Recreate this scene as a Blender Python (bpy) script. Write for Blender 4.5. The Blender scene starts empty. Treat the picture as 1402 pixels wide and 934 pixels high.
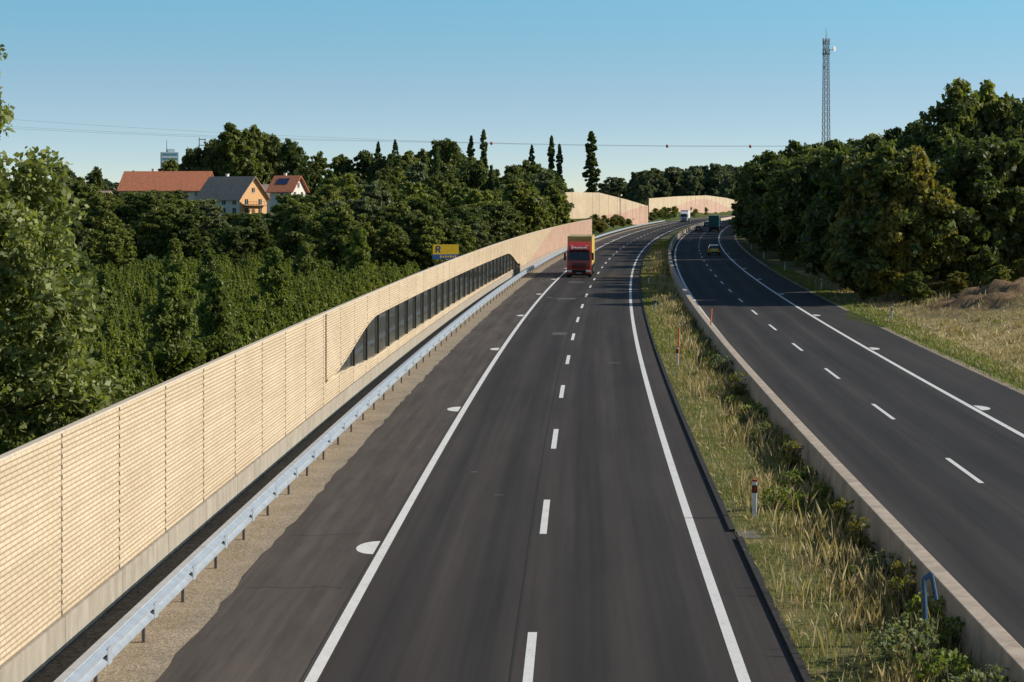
import bpy, math, random
import numpy as np
from mathutils import Vector, Matrix
random.seed(7); rng=np.random.default_rng(7)
scene=bpy.context.scene
COL=scene.collection

# ------------------------------------------------------------------ road alignment (metres)
_T=np.array([0,39,56,74,91.7,110,128,147,164,183,202,222,265,326,422,583,700,816,950,1100],float)
_X=np.array([-.75,.37,.865,1.53,2.19,2.97,3.78,4.68,5.59,6.55,7.6,8.75,11.6,16.5,25.5,43,58.5,76,104,140],float)
_P=np.polyfit(_T/1000,_X,5,w=1/(_T+30))
_D=np.polyder(_P)
def C(y):
    y=np.asarray(y,float); yc=np.clip(y,0,1100)
    return np.polyval(_P,yc/1000)+(y-yc)*np.polyval(_D,yc/1000)/1000
def S(y):
    return np.polyval(_D,np.clip(np.asarray(y,float),0,1100)/1000)/1000
def P(y,off):
    s=S(y); n=np.sqrt(1+s*s)
    return C(y)+off/n, y-off*s/n
def heading(y): return -math.atan(float(S(y)))
def ss(a,b,v):
    t=np.clip((np.asarray(v,float)-a)/(b-a),0,1); return t*t*(3-2*t)
def ground_h(x,y):
    x=np.asarray(x,float); y=np.asarray(y,float)
    off=x-C(y)
    h=4.0*ss(300,480,y)*ss(-25,-70,off)*(1-ss(1500,2500,y))
    h=h+3.0*ss(-10.5,-17,off)*ss(-60,-30,off)*ss(480,540,y)*(1-ss(1120,1250,y))
    md=np.exp(-((x-35)**2/30+(y-146)**2/90))
    h=h+1.9*md+md*(.28*np.sin(x*2.1+y*.9)+.22*np.sin(x*.7-y*1.7))
    h=h+0.9*ss(23,34,off)*ss(60,120,y)*(1-ss(1500,2500,y))
    h=h+.10*ss(23,30,off)*np.sin(x*.9+1.3*np.sin(y*.31))*np.sin(y*.53)*(1-ss(260,300,y))
    h=h+7.0*ss(1200,1600,y)*ss(60,160,x)*(1-ss(500,900,x))
    return h-0.03

# ------------------------------------------------------------------ material helpers
def new_mat(name):
    m=bpy.data.materials.new(name); m.use_nodes=True
    nt=m.node_tree; b=nt.nodes['Principled BSDF']
    b.inputs['Specular IOR Level'].default_value=.3
    return m,nt,b
def N(nt,t,**kw):
    n=nt.nodes.new(t)
    for k,v in kw.items():
        if k in n.inputs: n.inputs[k].default_value=v
        else: setattr(n,k,v)
    return n
def ramp(nt,fac,stops):
    r=nt.nodes.new('ShaderNodeValToRGB'); e=r.color_ramp.elements
    while len(e)<len(stops): e.new(.5)
    for i,(p,c) in enumerate(stops):
        e[i].position=p; e[i].color=(*c,1) if len(c)==3 else c
    nt.links.new(fac,r.inputs[0]); return r.outputs[0]
def mixc(nt,fac,a,b,mode='MIX'):
    m=nt.nodes.new('ShaderNodeMix'); m.data_type='RGBA'; m.blend_type=mode
    for s,v in ((m.inputs[0],fac),(m.inputs[6],a),(m.inputs[7],b)):
        if hasattr(v,'is_linked'): nt.links.new(v,s)
        elif isinstance(v,(int,float)): s.default_value=v
        else: s.default_value=(*v,1)
    return m.outputs[2]
def math_(nt,op,a,b=0,c=None):
    m=nt.nodes.new('ShaderNodeMath'); m.operation=op
    for i,v in enumerate((a,b) if c is None else (a,b,c)):
        if hasattr(v,'is_linked'): nt.links.new(v,m.inputs[i])
        else: m.inputs[i].default_value=v
    return m.outputs[0]
def noise(nt,vec,scale,detail=4,rough=.6):
    n=nt.nodes.new('ShaderNodeTexNoise'); n.inputs['Scale'].default_value=scale
    n.inputs['Detail'].default_value=detail; n.inputs['Roughness'].default_value=rough
    if vec is not None: nt.links.new(vec,n.inputs['Vector'])
    return n.outputs['Fac']
def geo_pos(nt): return nt.nodes.new('ShaderNodeNewGeometry').outputs['Position']
def uvvec(nt): return nt.nodes.new('ShaderNodeUVMap').outputs[0]
def vscale(nt,v,s):
    m=nt.nodes.new('ShaderNodeMapping'); m.inputs['Scale'].default_value=s; nt.links.new(v,m.inputs[0]); return m.outputs[0]
def bump(nt,b,h,strength,dist):
    bp=nt.nodes.new('ShaderNodeBump'); bp.inputs['Strength'].default_value=strength; bp.inputs['Distance'].default_value=dist
    nt.links.new(h,bp.inputs['Height']); nt.links.new(bp.outputs[0],b.inputs['Normal'])
def simple(name,col,rough=.6,metal=0,var=.12,scale=6,spec=.3):
    m,nt,b=new_mat(name)
    p=geo_pos(nt); n=noise(nt,p,scale)
    c=ramp(nt,n,[(.3,tuple(x*(1-var) for x in col)),(.7,tuple(min(1,x*(1+var)) for x in col))])
    nt.links.new(c,b.inputs['Base Color']); b.inputs['Roughness'].default_value=rough; b.inputs['Metallic'].default_value=metal
    b.inputs['Specular IOR Level'].default_value=spec
    return m

def asphalt(name,base,tracks,shoulder_left=None,tint=(1.10,.98,.91)):
    m,nt,b=new_mat(name); uv=uvvec(nt)
    sep=N(nt,'ShaderNodeSeparateXYZ'); nt.links.new(uv,sep.inputs[0]); u=sep.outputs[0]; v=sep.outputs[1]
    fine=noise(nt,uv,45,3,.8)
    big=noise(nt,vscale(nt,uv,(.5,.05,1)),1.0,5,.6)
    streak=noise(nt,vscale(nt,uv,(3.2,.025,1)),1.0,4,.6)
    col=ramp(nt,fine,[(.25,tuple(base*.75*t for t in tint)),(.75,tuple(base*1.35*t for t in tint))])
    for t in tracks:   # tyre-polished, darker wheel tracks
        d=math_(nt,'ABSOLUTE',math_(nt,'SUBTRACT',u,t))
        f=nt.nodes.new('ShaderNodeMapRange'); f.interpolation_type='SMOOTHSTEP'
        nt.links.new(d,f.inputs[0]); f.inputs[1].default_value=.1; f.inputs[2].default_value=.8; f.inputs[3].default_value=.6; f.inputs[4].default_value=0
        col=mixc(nt,f.outputs[0],col,tuple(base*.64*x for x in (1.0,.98,1.0)))
    if shoulder_left is not None:
        f2=nt.nodes.new('ShaderNodeMath'); f2.operation='LESS_THAN'; nt.links.new(u,f2.inputs[0]); f2.inputs[1].default_value=shoulder_left
        worn=ramp(nt,fine,[(.25,(base*1.15,base*1.03,base*.93)),(.75,(base*2.5,base*2.2,base*1.98))])
        worn=mixc(nt,.8,worn,ramp(nt,noise(nt,vscale(nt,uv,(1.6,.12,1)),1.,6,.7),[(.3,(.6,.6,.6)),(.7,(1.3,1.27,1.25))]),'MULTIPLY')
        col=mixc(nt,f2.outputs[0],col,worn)
    col=mixc(nt,.8,col,ramp(nt,big,[(.3,(.75,.75,.77)),(.7,(1.25,1.22,1.22))]),'MULTIPLY')
    col=mixc(nt,.8,col,ramp(nt,streak,[(.3,(.76,.76,.76)),(.7,(1.28,1.25,1.22))]),'MULTIPLY')
    nt.links.new(col,b.inputs['Base Color']); b.inputs['Roughness'].default_value=.88
    b.inputs['Specular IOR Level'].default_value=.15
    bump(nt,b,fine,.35,.01)
    return m

def leaf_mat(name,dark,light,hue=.02,val=.25,trans=.38):
    m,nt,b=new_mat(name)
    g=nt.nodes.new('ShaderNodeNewGeometry'); oi=nt.nodes.new('ShaderNodeObjectInfo'); tc=nt.nodes.new('ShaderNodeTexCoord')
    n=noise(nt,tc.outputs['Object'],.55,3)
    f=math_(nt,'ADD',math_(nt,'MULTIPLY',g.outputs['Random Per Island'],.6),math_(nt,'MULTIPLY',n,.5))
    col=ramp(nt,f,[(.2,dark),(.85,light)])
    h=nt.nodes.new('ShaderNodeHueSaturation')
    nt.links.new(col,h.inputs['Color'])
    nt.links.new(math_(nt,'MULTIPLY_ADD',oi.outputs['Random'],-2*hue,.5+hue*.6),h.inputs['Hue'])
    nt.links.new(math_(nt,'MULTIPLY_ADD',oi.outputs['Random'],2*val,1-val),h.inputs['Value'])
    nt.links.new(h.outputs[0],b.inputs['Base Color']); b.inputs['Roughness'].default_value=.5; b.inputs['Specular IOR Level'].default_value=.3
    t=nt.nodes.new('ShaderNodeBsdfTranslucent'); ms=nt.nodes.new('ShaderNodeMixShader'); ms.inputs[0].default_value=trans
    tc2=mixc(nt,1.0,h.outputs[0],(1.5,1.55,.6),'MULTIPLY'); nt.links.new(tc2,t.inputs[0])
    nt.links.new(b.outputs[0],ms.inputs[1]); nt.links.new(t.outputs[0],ms.inputs[2])
    nt.links.new(ms.outputs[0],nt.nodes['Material Output'].inputs[0])
    return m

# ------------------------------------------------------------------ mesh helpers
def mesh_obj(name,verts,faces,mats,midx=None,uvs=None,parent=None,smooth=False):
    me=bpy.data.meshes.new(name); me.from_pydata([tuple(map(float,v)) for v in verts],[],faces)
    for m in (mats if isinstance(mats,(list,tuple)) else [mats]): me.materials.append(m)
    if midx is not None: me.polygons.foreach_set('material_index',midx)
    if uvs is not None:
        l=me.uv_layers.new(name='UVMap')
        li=np.empty(len(me.loops),int); me.loops.foreach_get('vertex_index',li)
        l.data.foreach_set('uv',np.asarray(uvs,float)[li].ravel())
    if smooth: me.polygons.foreach_set('use_smooth',[True]*len(me.polygons))
    me.update()
    o=bpy.data.objects.new(name,me); COL.objects.link(o)
    if parent: o.parent=parent
    return o
def empty(name,loc=(0,0,0),rz=0,parent=None):
    o=bpy.data.objects.new(name,None); o.location=loc; o.rotation_euler=(0,0,rz); o.empty_display_size=.3
    COL.objects.link(o)
    if parent:o.parent=parent
    return o
BOXF=[(0,3,2,1),(4,5,6,7),(0,1,5,4),(1,2,6,5),(2,3,7,6),(3,0,4,7)]
class MB:
    def __init__(s): s.v=[];s.f=[];s.m=[];s.uv=[]
    def hexa(s,pts,mi=0,uvs=None):
        b=len(s.v); s.v+=pts; s.uv+= uvs if uvs else [(p[0],p[2]) for p in pts]
        for f in BOXF: s.f.append(tuple(b+i for i in f)); s.m.append(mi)
    def box(s,c,d,mi=0,rot=None):
        x,y,z=[k/2 for k in d]
        pts=[(-x,-y,-z),(x,-y,-z),(x,y,-z),(-x,y,-z),(-x,-y,z),(x,-y,z),(x,y,z),(-x,y,z)]
        if rot is not None: pts=[tuple(rot@Vector(p)) for p in pts]
        s.hexa([(p[0]+c[0],p[1]+c[1],p[2]+c[2]) for p in pts],mi)
    def bar(s,a,b,w,mi=0):
        a=Vector(a);b=Vector(b); d=b-a; q=d.to_track_quat('Z','Y').to_matrix()
        s.box(tuple((a+b)/2),(w,w,d.length),mi,q)
    def cyl(s,a,b,r0,r1,mi=0,n=12):
        a=Vector(a);b=Vector(b); q=(b-a).to_track_quat('Z','Y').to_matrix(); k=len(s.v)
        for c,r in((a,r0),(b,r1)):
            for i in range(n):
                t=2*math.pi*i/n; p=c+q@Vector((r*math.cos(t),r*math.sin(t),0)); s.v.append(tuple(p)); s.uv.append((t,p.z))
        for i in range(n):
            j=(i+1)%n; s.f.append((k+i,k+j,k+n+j,k+n+i)); s.m.append(mi)
        s.f.append(tuple(k+n-1-i for i in range(n))); s.m.append(mi)
        s.f.append(tuple(k+n+i for i in range(n))); s.m.append(mi)
    def obj(s,name,mats,parent=None,bevel=0,uv=False,smooth=False):
        o=mesh_obj(name,s.v,s.f,mats,s.m,s.uv if uv else None,parent,smooth)
        if bevel:
            bm=o.modifiers.new('b','BEVEL'); bm.width=bevel; bm.segments=2; bm.limit_method='ANGLE'
        return o
def strip(name,o0,o1,y0,y1,step,z,mat,n=1,parent=None,jit=0):
    ys=np.arange(y0,y1+step*.5,step); offs=np.linspace(o0,o1,n+1)
    v=[];uv=[]; rj=np.random.default_rng(12)
    for y in ys:
        for k,o in enumerate(offs):
            if k==0 and jit: o=o+jit*(rj.random()-.5)+.02*math.sin(y*.35)
            x,yy=P(y,o); v.append((x,yy,z)); uv.append((o,y))
    f=[]
    w=n+1
    for i in range(len(ys)-1):
        for j in range(n): f.append((i*w+j,i*w+j+1,(i+1)*w+j+1,(i+1)*w+j))
    return mesh_obj(name,v,f,mat,None,uv,parent)

# ------------------------------------------------------------------ materials
M_asph=asphalt('asphalt',.049,[-2.85,-1.05,1.05,2.85],shoulder_left=-4.0)
M_asph2=asphalt('asphalt_right',.047,[10.2,11.9,14.1,15.9],tint=(1.03,.98,.95))
def paint():
    m,nt,b=new_mat('road_paint'); p=geo_pos(nt); n=noise(nt,p,14,5,.75); n2=noise(nt,p,1.2,3)
    f=math_(nt,'ADD',math_(nt,'MULTIPLY',n,.75),math_(nt,'MULTIPLY',n2,.25))
    c=ramp(nt,f,[(.33,(.3,.29,.28)),(.43,(.68,.67,.64)),(.6,(.82,.81,.78))]); nt.links.new(c,b.inputs['Base Color']); b.inputs['Roughness'].default_value=.6; return m
M_paint=paint()
def gravel(name,a,bc,sc=22):
    m,nt,b=new_mat(name); p=geo_pos(nt)
    v=nt.nodes.new('ShaderNodeTexVoronoi'); v.inputs['Scale'].default_value=sc; nt.links.new(p,v.inputs['Vector'])
    n=noise(nt,p,.7,4); s=N(nt,'ShaderNodeSeparateColor'); nt.links.new(v.outputs['Color'],s.inputs[0])
    c=mixc(nt,s.outputs[0],a,bc); c=mixc(nt,.6,c,ramp(nt,n,[(.3,(.65,.65,.62)),(.7,(1.2,1.2,1.2))]),'MULTIPLY')
    nt.links.new(c,b.inputs['Base Color']); b.inputs['Roughness'].default_value=.9; bump(nt,b,v.outputs['Distance'],.5,.02); return m
M_gravel=gravel('gravel_tan',(.22,.175,.125),(.42,.35,.26))
M_dgravel=gravel('gravel_dark',(.035,.03,.025),(.13,.115,.09),16)
def concrete(name,c,var=.2):
    m,nt,b=new_mat(name); p=geo_pos(nt); n=noise(nt,p,1.4,6,.7)
    st=noise(nt,vscale(nt,p,(3,3,.5)),1.,4)
    col=ramp(nt,n,[(.3,tuple(k*(1-var) for k in c)),(.7,tuple(k*(1+var) for k in c))])
    col=mixc(nt,.5,col,ramp(nt,st,[(.35,(.65,.63,.58)),(.65,(1.1,1.1,1.1))]),'MULTIPLY')
    nt.links.new(col,b.inputs['Base Color']); b.inputs['Roughness'].default_value=.85; bump(nt,b,noise(nt,p,30),.2,.01); return m
M_conc=concrete('concrete',(.48,.40,.315)); M_conc2=concrete('concrete_plinth',(.40,.36,.30),.12); M_concd=concrete('concrete_dark',(.2,.18,.15))
M_galv=simple('galvanised_steel',(.58,.63,.68),.38,.5,.12,3)
M_galvd=simple('galvanised_post',(.16,.15,.15),.6,.4,.2,8)
M_black=simple('black_rubber',(.012,.012,.013),.7)
M_dkmetal=simple('dark_frame',(.05,.045,.04),.5,.3)
def wallmat():
    m,nt,b=new_mat('wood_concrete_slats'); uv=uvvec(nt)
    sep=N(nt,'ShaderNodeSeparateXYZ'); nt.links.new(uv,sep.inputs[0])
    br=nt.nodes.new('ShaderNodeTexBrick'); nt.links.new(uv,br.inputs['Vector'])
    br.inputs['Scale'].default_value=1; br.inputs['Brick Width'].default_value=.36; br.inputs['Row Height'].default_value=.1
    br.inputs['Mortar Size'].default_value=.014; br.offset=.37
    br.inputs['Color1'].default_value=(1.04,1.04,1.02,1); br.inputs['Color2'].default_value=(.94,.93,.9,1); br.inputs['Mortar'].default_value=(.6,.53,.45,1)
    g=nt.nodes.new('ShaderNodeNewGeometry')
    n=noise(nt,vscale(nt,uv,(.25,.5,1)),1.,4,.55); n3=noise(nt,uv,24,4,.7)
    cream=ramp(nt,n,[(.3,(.57,.465,.335)),(.7,(.67,.56,.415))])
    pink=ramp(nt,n,[(.3,(.52,.34,.28)),(.7,(.62,.42,.35))])
    w=math_(nt,'SINE',math_(nt,'MULTIPLY',sep.outputs[0],.021)); 
    edge=math_(nt,'SUBTRACT',math_(nt,'MULTIPLY_ADD',w,3.2,3.4),sep.outputs[1])
    isp=math_(nt,'GREATER_THAN',edge,0)
    far=math_(nt,'GREATER_THAN',sep.outputs[0],235)
    f=math_(nt,'MULTIPLY',isp,far)
    col=mixc(nt,math_(nt,'MULTIPLY',f,.8),cream,pink)
    col=mixc(nt,.9,col,br.outputs['Color'],'MULTIPLY')
    col=mixc(nt,.4,col,ramp(nt,g.outputs['Random Per Island'],[(0,(.88,.86,.84)),(1,(1.1,1.1,1.1))]),'MULTIPLY')
    col=mixc(nt,.5,col,ramp(nt,n3,[(.3,(.85,.85,.85)),(.7,(1.12,1.12,1.12))]),'MULTIPLY')
    nt.links.new(col,b.inputs['Base Color']); b.inputs['Roughness'].default_value=.85; b.inputs['Specular IOR Level'].default_value=.1
    return m
M_wall=wallmat()
M_wallback=simple('slat_backing',(.42,.33,.23),.9); M_post=simple('wall_post',(.30,.23,.16),.9)
def glassmat():
    m,nt,b=new_mat('noise_wall_glazing')
    t=nt.nodes.new('ShaderNodeBsdfTransparent'); t.inputs[0].default_value=(.65,.7,.66,1)
    d=nt.nodes.new('ShaderNodeBsdfDiffuse'); d.inputs[0].default_value=(.24,.25,.21,1)
    m0=nt.nodes.new('ShaderNodeMixShader'); m0.inputs[0].default_value=.22
    nt.links.new(t.outputs[0],m0.inputs[1]); nt.links.new(d.outputs[0],m0.inputs[2])
    g=nt.nodes.new('ShaderNodeBsdfGlossy'); g.inputs[0].default_value=(.7,.75,.8,1); g.inputs['Roughness'].default_value=.08
    fr=nt.nodes.new('ShaderNodeFresnel'); fr.inputs[0].default_value=1.5
    ms=nt.nodes.new('ShaderNodeMixShader'); nt.links.new(fr.outputs[0],ms.inputs[0]); nt.links.new(m0.outputs[0],ms.inputs[1]); nt.links.new(g.outputs[0],ms.inputs[2])
    nt.links.new(ms.outputs[0],nt.nodes['Material Output'].inputs[0]); return m
M_glazing=glassmat()

# ground
def groundmat():
    m,nt,b=new_mat('ground_grass'); p=geo_pos(nt)
    at=nt.nodes.new('ShaderNodeAttribute'); at.attribute_name='zone'; sp=N(nt,'ShaderNodeSeparateColor'); nt.links.new(at.outputs['Color'],sp.inputs[0])
    n=noise(nt,p,.35,6,.7); n2=noise(nt,p,6,4,.8); n4=noise(nt,p,1.3,6,.75)
    green=ramp(nt,n,[(.3,(.05,.07,.022)),(.7,(.11,.14,.045))])
    dry=ramp(nt,n4,[(.3,(.26,.22,.09)),(.48,(.46,.36,.18)),(.7,(.58,.47,.28))])
    soil=ramp(nt,n4,[(.3,(.13,.08,.045)),(.5,(.27,.175,.10)),(.7,(.40,.29,.17))])
    c=mixc(nt,sp.outputs[0],green,dry)
    sf=nt.nodes.new('ShaderNodeMapRange'); nt.links.new(math_(nt,'ADD',sp.outputs[1],math_(nt,'MULTIPLY_ADD',n4,.8,-.4)),sf.inputs[0]); sf.inputs[1].default_value=.3; sf.inputs[2].default_value=.55
    c=mixc(nt,sf.outputs[0],c,soil)
    c=mixc(nt,.8,c,ramp(nt,n2,[(.25,(.5,.5,.45)),(.75,(1.35,1.35,1.3))]),'MULTIPLY')
    nt.links.new(c,b.inputs['Base Color']); b.inputs['Roughness'].default_value=.95; b.inputs['Specular IOR Level'].default_value=.1
    bump(nt,b,math_(nt,'ADD',n2,math_(nt,'MULTIPLY',n4,2.5)),.9,.12); return m
M_ground=groundmat()
xs=np.concatenate([[-6000,-3500,-2000,-1200,-800,-500,-350,-250],np.arange(-180,-70,8),np.arange(-70,22,2.0),np.arange(22,50,.7),np.arange(50,70,2),np.arange(70,200,6),[230,300,400,600,900,1400,2200,3500,6000]])
ys=np.concatenate([[-800,-400,-200,-100,-50],np.arange(-20,120,2.5),np.arange(120,172,1.),np.arange(172,300,2.5),np.arange(300,1300,10),[1350,1450,1600,1800,2200,2800,3600,5000,8000]])
XX,YY=np.meshgrid(xs,ys); ZZ=ground_h(XX,YY)
nx,ny=len(xs),len(ys)
gv=np.stack([XX.ravel(),YY.ravel(),ZZ.ravel()],1)
gf=[(j*nx+i,j*nx+i+1,(j+1)*nx+i+1,(j+1)*nx+i) for j in range(ny-1) for i in range(nx-1)]
g=mesh_obj('ground',gv,gf,M_ground,smooth=True)
off=gv[:,0]-C(gv[:,1])
dry=ss(20.6,22.5,off)*(1-ss(60,90,off))*(.85+.15*np.sin(gv[:,1]*.11))*(1-ss(230,300,gv[:,1])*.6)
soil=np.exp(-((gv[:,0]-34.5)**2/34+(gv[:,1]-147)**2/90))
ca=g.data.color_attributes.new('zone','FLOAT_COLOR','POINT')
ca.data.foreach_set('color',np.stack([dry,soil,0*dry,0*dry+1],1).ravel())

# ------------------------------------------------------------------ roads
strip('road',-6.65,4.88,-30,1300,1,0.0,M_asph,4,jit=.12)
strip('road',8.62,20.1,-30,1300,4,0.0,M_asph2,4)
strip('gravel_shoulder',-8.0,-6.4,-30,1300,4,-.008,M_gravel)
strip('gravel_gutter',-9.1,-8.005,-30,1300,4,-.012,M_dgravel)
strip('gravel_shoulder',20.105,20.6,-30,1300,4,-.008,M_gravel)
mk=MB()
def mstrip(mb,o0,o1,y0,y1,z=.005,step=4,mi=0):
    n=max(1,int(math.ceil((y1-y0)/step))); yy=np.linspace(y0,y1,n+1); k=len(mb.v)
    for y in yy:
        for o in(o0,o1):
            x,q=P(y,o); mb.v.append((float(x),float(q),z)); mb.uv.append((o,y))
    for i in range(n): mb.f.append((k+2*i,k+2*i+1,k+2*i+3,k+2*i+2)); mb.m.append(mi)
for o in(-3.85,3.85,9.15,16.85): mstrip(mk,o-.11,o+.11,-30,1300)
for k in range(-3,60): mstrip(mk,-.09,.09,35.1+18*k,41.1+18*k)
for k in range(-3,60): mstrip(mk,12.92,13.08,63+18*k,69+18*k)
def halfdisc(y,o,sgn):
    k=len(mk.v); n=12; pts=[]
    for i in range(n+1):
        t=math.pi*i/n; pts.append((o+sgn*.5*math.sin(t),y-.95*math.cos(t)))
    for a,b in pts:
        x,q=P(b,a); mk.v.append((float(x),float(q),.005)); mk.uv.append((a,b))
    f=tuple(range(k,k+n+1)); mk.f.append(f if sgn>0 else f[::-1]); mk.m.append(0)
for i in range(-1,20):
    halfdisc(50.9+33.33*i,-4.04,-1); halfdisc(52.2+33.33*i,17.04,1)
mk.obj('road_markings',[M_paint])
pt=MB()
for y,o,l,w in((131,-.9,2.6,.9),(176,-1.6,2.8,1.6),(178,-3.1,1.6,.5),(210,-1.7,3,1.5),(108,2.4,.5,.6),(65,-2.4,.25,.2),(60,-1.4,.15,.25)):
    mstrip(pt,o-w/2,o+w/2,y-l/2,y+l/2,.004)
pt.obj('asphalt_patch',[simple('patch',(.10,.095,.09),.9,0,.3,9)])
sm=MB()
mstrip(sm,-.34,-.30,-30,620,.003); mstrip(sm,-4.05,-4.02,-30,620,.0025)
# hairline cracks across the hard shoulder
rc_=random.Random(4)
for k in range(16):
    yc=34+k*9+rc_.uniform(-3,3); o_=-6.4
    while o_<-4.3:
        d_=rc_.uniform(.25,.5); y2=yc+rc_.uniform(-.25,.25)
        for (a0,b0),(a1,b1) in [((o_,yc),(min(o_+d_,-4.2),y2))]:
            kk=len(sm.v)
            for oo,yy_ in((a0,b0-.012),(a1,b1-.012),(a1,b1+.012),(a0,b0+.012)):
                x,q=P(yy_,oo); sm.v.append((float(x),float(q),.0035)); sm.uv.append((0,0))
            sm.f.append((kk,kk+1,kk+2,kk+3)); sm.m.append(0)
        o_+=d_; yc=y2
sm.obj('asphalt_seam',[simple('seam',(.025,.025,.025),.8)])
kb=MB()
def long_box(mb,o0,o1,z0,z1,y0,y1,step=4,mi=0,gap=0):
    y=y0
    while y<y1:
        a,b=y,min(y+step,y1)-gap
        pts=[];uv=[]
        for z,(p0,p1) in((z0,(o0,o1)),(z1,(o0,o1))):
            for yy,oo in((a,p0),(a,p1),(b,p1),(b,p0)):
                x,q=P(yy,oo); pts.append((float(x),float(q),z)); uv.append((yy,z))
        mb.hexa(pts,mi,uv); y+=step
long_box(kb,4.885,5.03,-.1,.07,-30,52.5); long_box(kb,4.78,4.93,-.1,.07,53.6,1300)
kb.obj('kerb',[simple('kerb_dark',(.035,.033,.03),.9,0,.4,4)])
gb=MB(); long_box(gb,4.95,5.5,-.1,.03,52.5,53.6); gb.obj('drain_slab',[M_concd])

def medmat():
    m,nt,b=new_mat('median_grass'); p=geo_pos(nt); n=noise(nt,p,.8,6,.7); n2=noise(nt,p,14,4,.8)
    c=ramp(nt,n,[(.3,(.08,.105,.028)),(.5,(.15,.16,.05)),(.65,(.28,.22,.11))])
    c=mixc(nt,.8,c,ramp(nt,n2,[(.25,(.5,.5,.5)),(.75,(1.4,1.4,1.3))]),'MULTIPLY')
    nt.links.new(c,b.inputs['Base Color']); b.inputs['Roughness'].default_value=.95; bump(nt,b,n2,.9,.06); return m
strip('median_grass_bed',4.9,8.3,-30,1300,2,0.012,medmat(),6)

# concrete median barrier
bb=MB(); y=-30
while y<1300:
    L=6 if y<330 else 12
    a,b=y,y+L-.015
    prof=[(8.10,-.15),(8.62,-.15),(8.55,.25),(8.52,.88),(8.16,.88),(8.12,.2)]
    k=len(bb.v)
    for yy in(a,b):
        for o,z in prof:
            x,q=P(yy,o); bb.v.append((float(x),float(q),z)); bb.uv.append((yy,z))
    n=len(prof)
    for i in range(n):
        j=(i+1)%n; bb.f.append((k+i,k+j,k+n+j,k+n+i)); bb.m.append(0)
    bb.f.append(tuple(k+n-1-i for i in range(n))); bb.m.append(0); bb.f.append(tuple(k+n+i for i in range(n))); bb.m.append(0)
    y+=L
bb.obj('concrete_barrier',[M_conc],bevel=.02)

# guard rail
gr=empty('guard_rail')
mbp=MB(); y=-28
while y<700:
    x,q=P(y,-7.5); mbp.box((float(x),float(q),.33),(.06,.1,.74)); x,q=P(y,-7.4); mbp.box((float(x),float(q),.6),(.16,.08,.2)); y+=4
mbp.obj('posts',[M_galvd],gr)
prof=[(-7.36,.46),(-7.26,.50),(-7.26,.55),(-7.34,.60),(-7.34,.64),(-7.26,.69),(-7.26,.74),(-7.36,.79)]
rv=[];rf=[];yy=np.arange(-30,704,4.)
for i,y in enumerate(yy):
    for o,z in prof:
        x,q=P(y,o); rv.append((float(x),float(q),z))
n=len(prof)
for i in range(len(yy)-1):
    for j in range(n-1): rf.append((i*n+j,(i+1)*n+j,(i+1)*n+j+1,i*n+j+1))
ro=mesh_obj('w_beam',rv,rf,M_galv,parent=gr); so=ro.modifiers.new('s','SOLIDIFY'); so.thickness=.012
cp=MB(); long_box(cp,-7.52,-7.37,.785,.83,-30,700,4,0,.01)
y=-28
while y<300:
    long_box(cp,-7.262,-7.245,.47,.77,y-.16,y+.16); y+=4
cp.obj('top_rail_and_splices',[M_galv],gr)

# ------------------------------------------------------------------ noise barrier wall (near)
def opening(y):
    if y<80 or y>240: return None
    zt=3.02-.25*(y-99)/120; zb=1.08-.35*(y-99)/120
    if y<99: zt=1.5+(3.02-1.5)*float(ss(80,99,y)); zb=1.5-(1.5-1.08)*float(ss(80,99,y))
    if y>214: 
        zt=2.78-(2.78-.75)*float(ss(214,240,y)); zb=.74
    return zb,zt
WO=-9.0
nw=empty('noise_barrier_wall')
sl=MB(); bk=MB(); pl=MB(); cap=MB(); gl=MB(); fr=MB()
def seg(mb,o0,o1,z0,z1,a,b,mi=0,z0b=None,z1b=None):
    z0b=z0 if z0b is None else z0b; z1b=z1 if z1b is None else z1b
    pts=[];uv=[]
    for lev in(0,1):
        for yy,oo,za,zb_ in((a,o0,z0,z1),(a,o1,z0,z1),(b,o1,z0b,z1b),(b,o0,z0b,z1b)):
            x,q=P(yy,oo); z=zb_ if lev else za; pts.append((float(x),float(q),z)); uv.append((yy,z))
    mb.hexa(pts,mi,uv)
y=-30.5; ZT=4.1
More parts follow.
